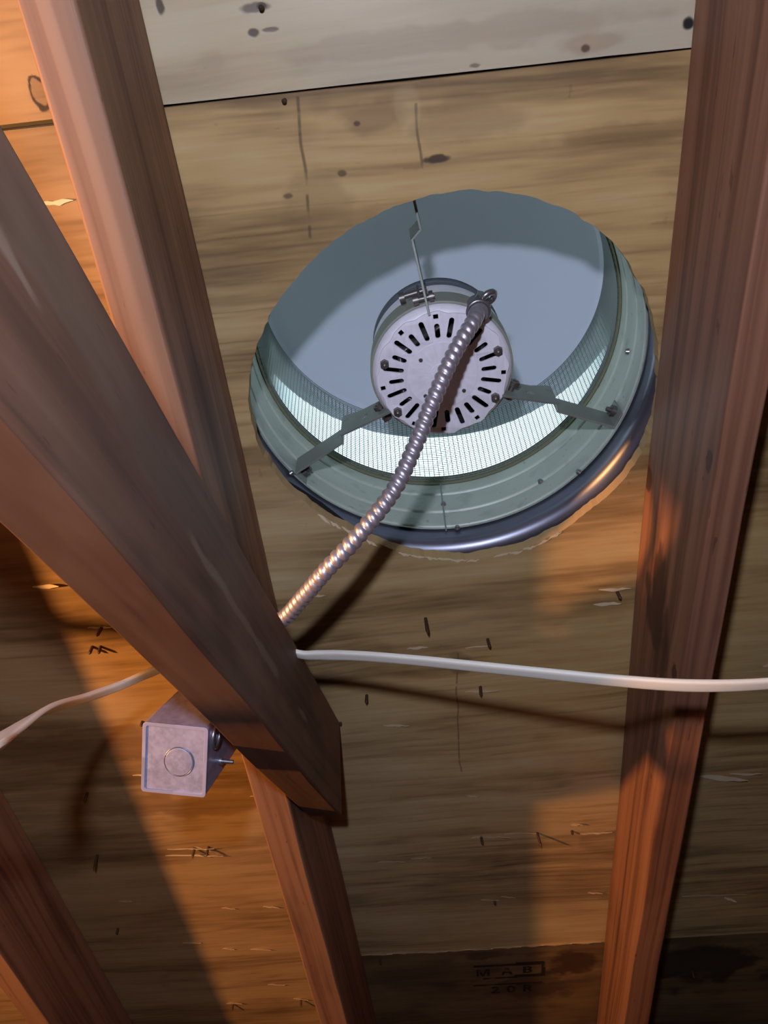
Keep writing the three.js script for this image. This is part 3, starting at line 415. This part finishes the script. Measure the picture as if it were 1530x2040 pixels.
// ---------------------------------------------------------------- flexible metal conduit
{
  const t = thing('flexible_conduit', 'silver spiral flexible metal conduit curving down from the motor to the left rafter', 'conduit', [0.14, -0.1, 0.06]);
  const curve = new THREE.CatmullRomCurve3([[0.2330, 0.0190, -0.018], [0.2276, 0.0200, 0.008], [0.2072, 0.0030, 0.036], [0.1850, -0.0251, 0.068], [0.1677, -0.0511, 0.092], [0.1469, -0.0761, 0.120], [0.1111, -0.1030, 0.150], [0.0863, -0.1230, 0.160], [0.0628, -0.1516, 0.157], [0.0352, -0.1850, 0.147], [0.0080, -0.1850, 0.152], [-0.0180, -0.1920, 0.1585], [-0.0310, -0.2180, 0.1640], [-0.0335, -0.2480, 0.1660], [-0.0345, -0.2600, 0.1770]].map((p) => V(...p)), false, 'centripetal');
  const L = curve.getLength(), n = Math.floor(L / 0.0007), path = curve.getSpacedPoints(n), fr = curve.computeFrenetFrames(n, false), frames = path.map((_, i) => [fr.normals[i], fr.binormals[i]]), pitch = 0.0074, nr = 22;
  const ring = (i, u) => { const ph = ((i * L / n) / pitch + u) % 1, w = Math.pow(Math.abs(Math.cos(Math.PI * ph)), 0.75), r = 0.0055 + 0.0019 * w, a = u * 2 * Math.PI; return [r * Math.cos(a), r * Math.sin(a)]; };
  part('spiral_tube', sweep(path, frames, ring, nr), MAT.conduit, t);
  // squeeze connector on the motor rim
  const p = [0.2385, 0.0190, -0.026], c = part('connector', merge(rod([0.2335, 0.0195, -0.012], [0.2345, 0.0165, -0.038], 0.0098, 0.0098, 20), new THREE.TorusGeometry(0.0098, 0.0016, 8, 28).translate(0.2335, 0.0195, -0.0125), rod([0.228, 0.010, -0.034], [0.240, 0.028, -0.030], 0.0070, 0.0070, 6)), MAT.steel, t, 'steel squeeze connector');
  part('clamp_ear', merge(new THREE.TorusGeometry(0.0068, 0.0030, 10, 24).rotateX(0.5).rotateY(0.5).translate(0.2435, 0.0270, -0.024)), MAT.steel, c);
  part('screw', merge(rod([0.2370, 0.0260, -0.018], [0.2470, 0.0240, -0.028], 0.0020, 0.0020, 8), rod([0.2360, 0.0262, -0.017], [0.2382, 0.0258, -0.0195], 0.0038, 0.0038, 12)), MAT.darkSteel, c);
}
// ---------------------------------------------------------------- white cable
{
  const t = thing('electric_cable', 'white flat electric cable strung across both rafters below the fan', 'cable', [0.2, -0.27, 0.14]);
  // x, y, z, then the direction of the flat side
  const K = [[-0.45, -0.16, 0.150, 0.3, 0.9, 0.2], [-0.34, -0.06, 0.33, 0.3, 0.9, 0.2], [-0.20, -0.02, 0.41, 0.3, 0.9, 0.3], [-0.077, -0.042, 0.400, 0.5, 0.8, 0.3], [-0.101, -0.093, 0.340, 0.75, 0.45, 0.5], [-0.118, -0.146, 0.270, 0.6, 0.7, 0.4], [-0.130, -0.208, 0.200, 0.5, 0.8, 0.3], [-0.1180, -0.236, 0.160, 0.3, 0.9, 0.2], [-0.0890, -0.2345, 0.1455, 0.15, 1, 0.2],
    [-0.040, -0.216, 0.1435, 0, 1, 0.15], [-0.005, -0.2045, 0.1440, 0, 0.9, 0.45], [0.022, -0.2150, 0.1440, 0, 0.88, 0.47], [0.0476, -0.2280, 0.1465, 0, 1, 0.3], [0.067, -0.2252, 0.152, 0, 1, 0.2], [0.0958, -0.2161, 0.165, 0, 1, 0.2], [0.1405, -0.2053, 0.185, 0, 1, 0.2], [0.2217, -0.1953, 0.215, 0.1, 1, 0.2], [0.3111, -0.1923, 0.240, 0.1, 1, 0.1], [0.3622, -0.1941, 0.248, 0.05, 1, 0], [0.4191, -0.1979, 0.248, 0, 1, 0.1], [0.52, -0.205, 0.235, 0, 1, 0.1], [0.80, -0.22, 0.17, 0, 1, 0], [1.10, -0.23, 0.004, 0, 1, 0]];
  const curve = new THREE.CatmullRomCurve3(K.map((k) => V(k[0], k[1], k[2])), false, 'centripetal'), wide = new THREE.CatmullRomCurve3(K.map((k) => V(k[3], k[4], k[5])), false, 'centripetal');
  const n = 320, path = [], frames = [];
  for (let i = 0; i <= n; i++) { const u = i / n, p = curve.getPoint(u), tg = curve.getTangent(u), w = wide.getPoint(u); w.addScaledVector(tg, -w.dot(tg)).normalize(); path.push(p); frames.push([w, tg.clone().cross(w).normalize()]); }
  part('sheath', sweep(path, frames, (i, u) => { const a = u * 2 * Math.PI, c = Math.cos(a), s = Math.sin(a); return [Math.sign(c) * Math.pow(Math.abs(c), 0.6) * (0.0056 + 0.0026 * (1 - sstep(0.05, 0.32, i / n))) * (1 + 0.03 * vn(i * 0.3, 1, 2)), Math.sign(s) * Math.pow(Math.abs(s), 0.6) * 0.0025]; }, 24), MAT.cable, t);
}
// ---------------------------------------------------------------- junction box
{
  const n = V(-0.045, 0.475, 0.879).normalize(), r = V(0.050, -0.008, 0.001); r.addScaledVector(n, -r.dot(n)).normalize(); const u = n.clone().cross(r).normalize(), c = V(-0.0385, -0.2105, 0.2700);
  const W = 0.051, H = 0.0555, L = 0.104, B = new THREE.Matrix4().makeBasis(r, u, n).setPosition(c), t = thing('junction_box', 'small grey galvanised metal electrical box with a round knockout, beside the tie beam', 'electrical box', c.toArray());
  const P = (name, g, m, par, lab) => part(name, g.applyMatrix4(B), m, par, lab);
  const rect = (w, h, rad) => { const s = new THREE.Shape(), x = w / 2, y = h / 2; s.moveTo(-x + rad, -y); s.lineTo(x - rad, -y); s.quadraticCurveTo(x, -y, x, -y + rad); s.lineTo(x, y - rad); s.quadraticCurveTo(x, y, x - rad, y); s.lineTo(-x + rad, y); s.quadraticCurveTo(-x, y, -x, y - rad); s.lineTo(-x, -y + rad); s.quadraticCurveTo(-x, -y, -x + rad, -y); return s; };
  const rim = rect(W, H, 0.003), inner = rect(W - 0.0042, H - 0.0042, 0.002); rim.holes.push(new THREE.Path(inner.getPoints(6)));
  const body = P('body', merge(new RoundedBoxGeometry(W, H, L, 3, 0.0022).translate(0, 0, -L / 2 - 0.0004)), MAT.box, t);
  P('rim', merge(crease(new THREE.ExtrudeGeometry(rim, { depth: 0.0006, bevelEnabled: true, bevelThickness: 0.0005, bevelSize: 0.0004, bevelSegments: 2, curveSegments: 6 }).translate(0, 0, -0.0004), 0.6)), MAT.box, t);
  const disc = [[0, 0.0004], [0.0106, 0.0004], [0.0110, 0.0001], [0.0111, -0.0010]];
  const k = P('knockout', merge(lathe(disc, 40, 0.0035, -0.0015)), MAT.box, t, 'round knockout disc'); P('knockout_ring', new THREE.TorusGeometry(0.0116, 0.00045, 6, 48).translate(0.0035, -0.0015, -0.0003), MAT.galv, t);
  for (const [y, z] of [[0.016, -0.030], [-0.014, -0.036]]) P('mounting_screw', merge(new THREE.CylinderGeometry(0.0017, 0.0017, 0.013, 10).rotateZ(Math.PI / 2).translate(W / 2 + 0.005, y, z), new THREE.CylinderGeometry(0.0034, 0.0034, 0.0022, 14).rotateZ(Math.PI / 2).translate(W / 2 + 0.0012, y, z)), MAT.steel, body);
  P('bushing', merge(new THREE.TorusGeometry(0.0095, 0.0016, 8, 28).rotateY(Math.PI / 2).translate(W / 2 + 0.001, 0.014, -0.020)), MAT.steel, body);
}
// ---------------------------------------------------------------- the two work lamps (outside the frame, hung from the deck)
function hangingLamp(name, label, pos, color, cd, r, bodyMat, glow) {
  const t = thing(name, label, 'lamp', pos), up = V(0, SP, -CP), P = V(...pos), at = (k) => P.clone().addScaledVector(up, k).toArray();
  part('bulb', new THREE.SphereGeometry(r, 24, 16).translate(...pos), std({ color: '#ffffff', emissive: color, emissiveIntensity: glow, roughness: 0.4 }), t);
  part('socket', merge(rod(at(r * 0.9), at(r * 0.9 + 0.05), r * 0.55, r * 0.45, 20)), bodyMat, t);
  part('cord', rod(at(r * 0.9 + 0.05), at(pos[2] / CP), 0.003, 0.003, 8), MAT.black, t);
  const l = new THREE.PointLight(color, cd); l.castShadow = true; l.shadow.radius = r / 0.02; l.shadow.mapSize.set(1024, 1024); l.name = name + '_light'; t.add(l); return t;
}
hangingLamp('work_lamp', 'white work lamp hanging close above the viewer', LED_POS, LED_COLOR, LED_CD, 0.015, MAT.black, 3);
hangingLamp('hanging_bulb', 'warm bulb hanging on a cord to the left', BULB_POS, BULB_COLOR, BULB_CD, 0.030, MAT.black, 3);

// ---------------------------------------------------------------- turn everything on the slope to the roof pitch
for (const o of [...scene.children]) if (o !== camera && !inWorld.has(o)) o.applyMatrix4(ROOF);
renderer.render(scene, camera);
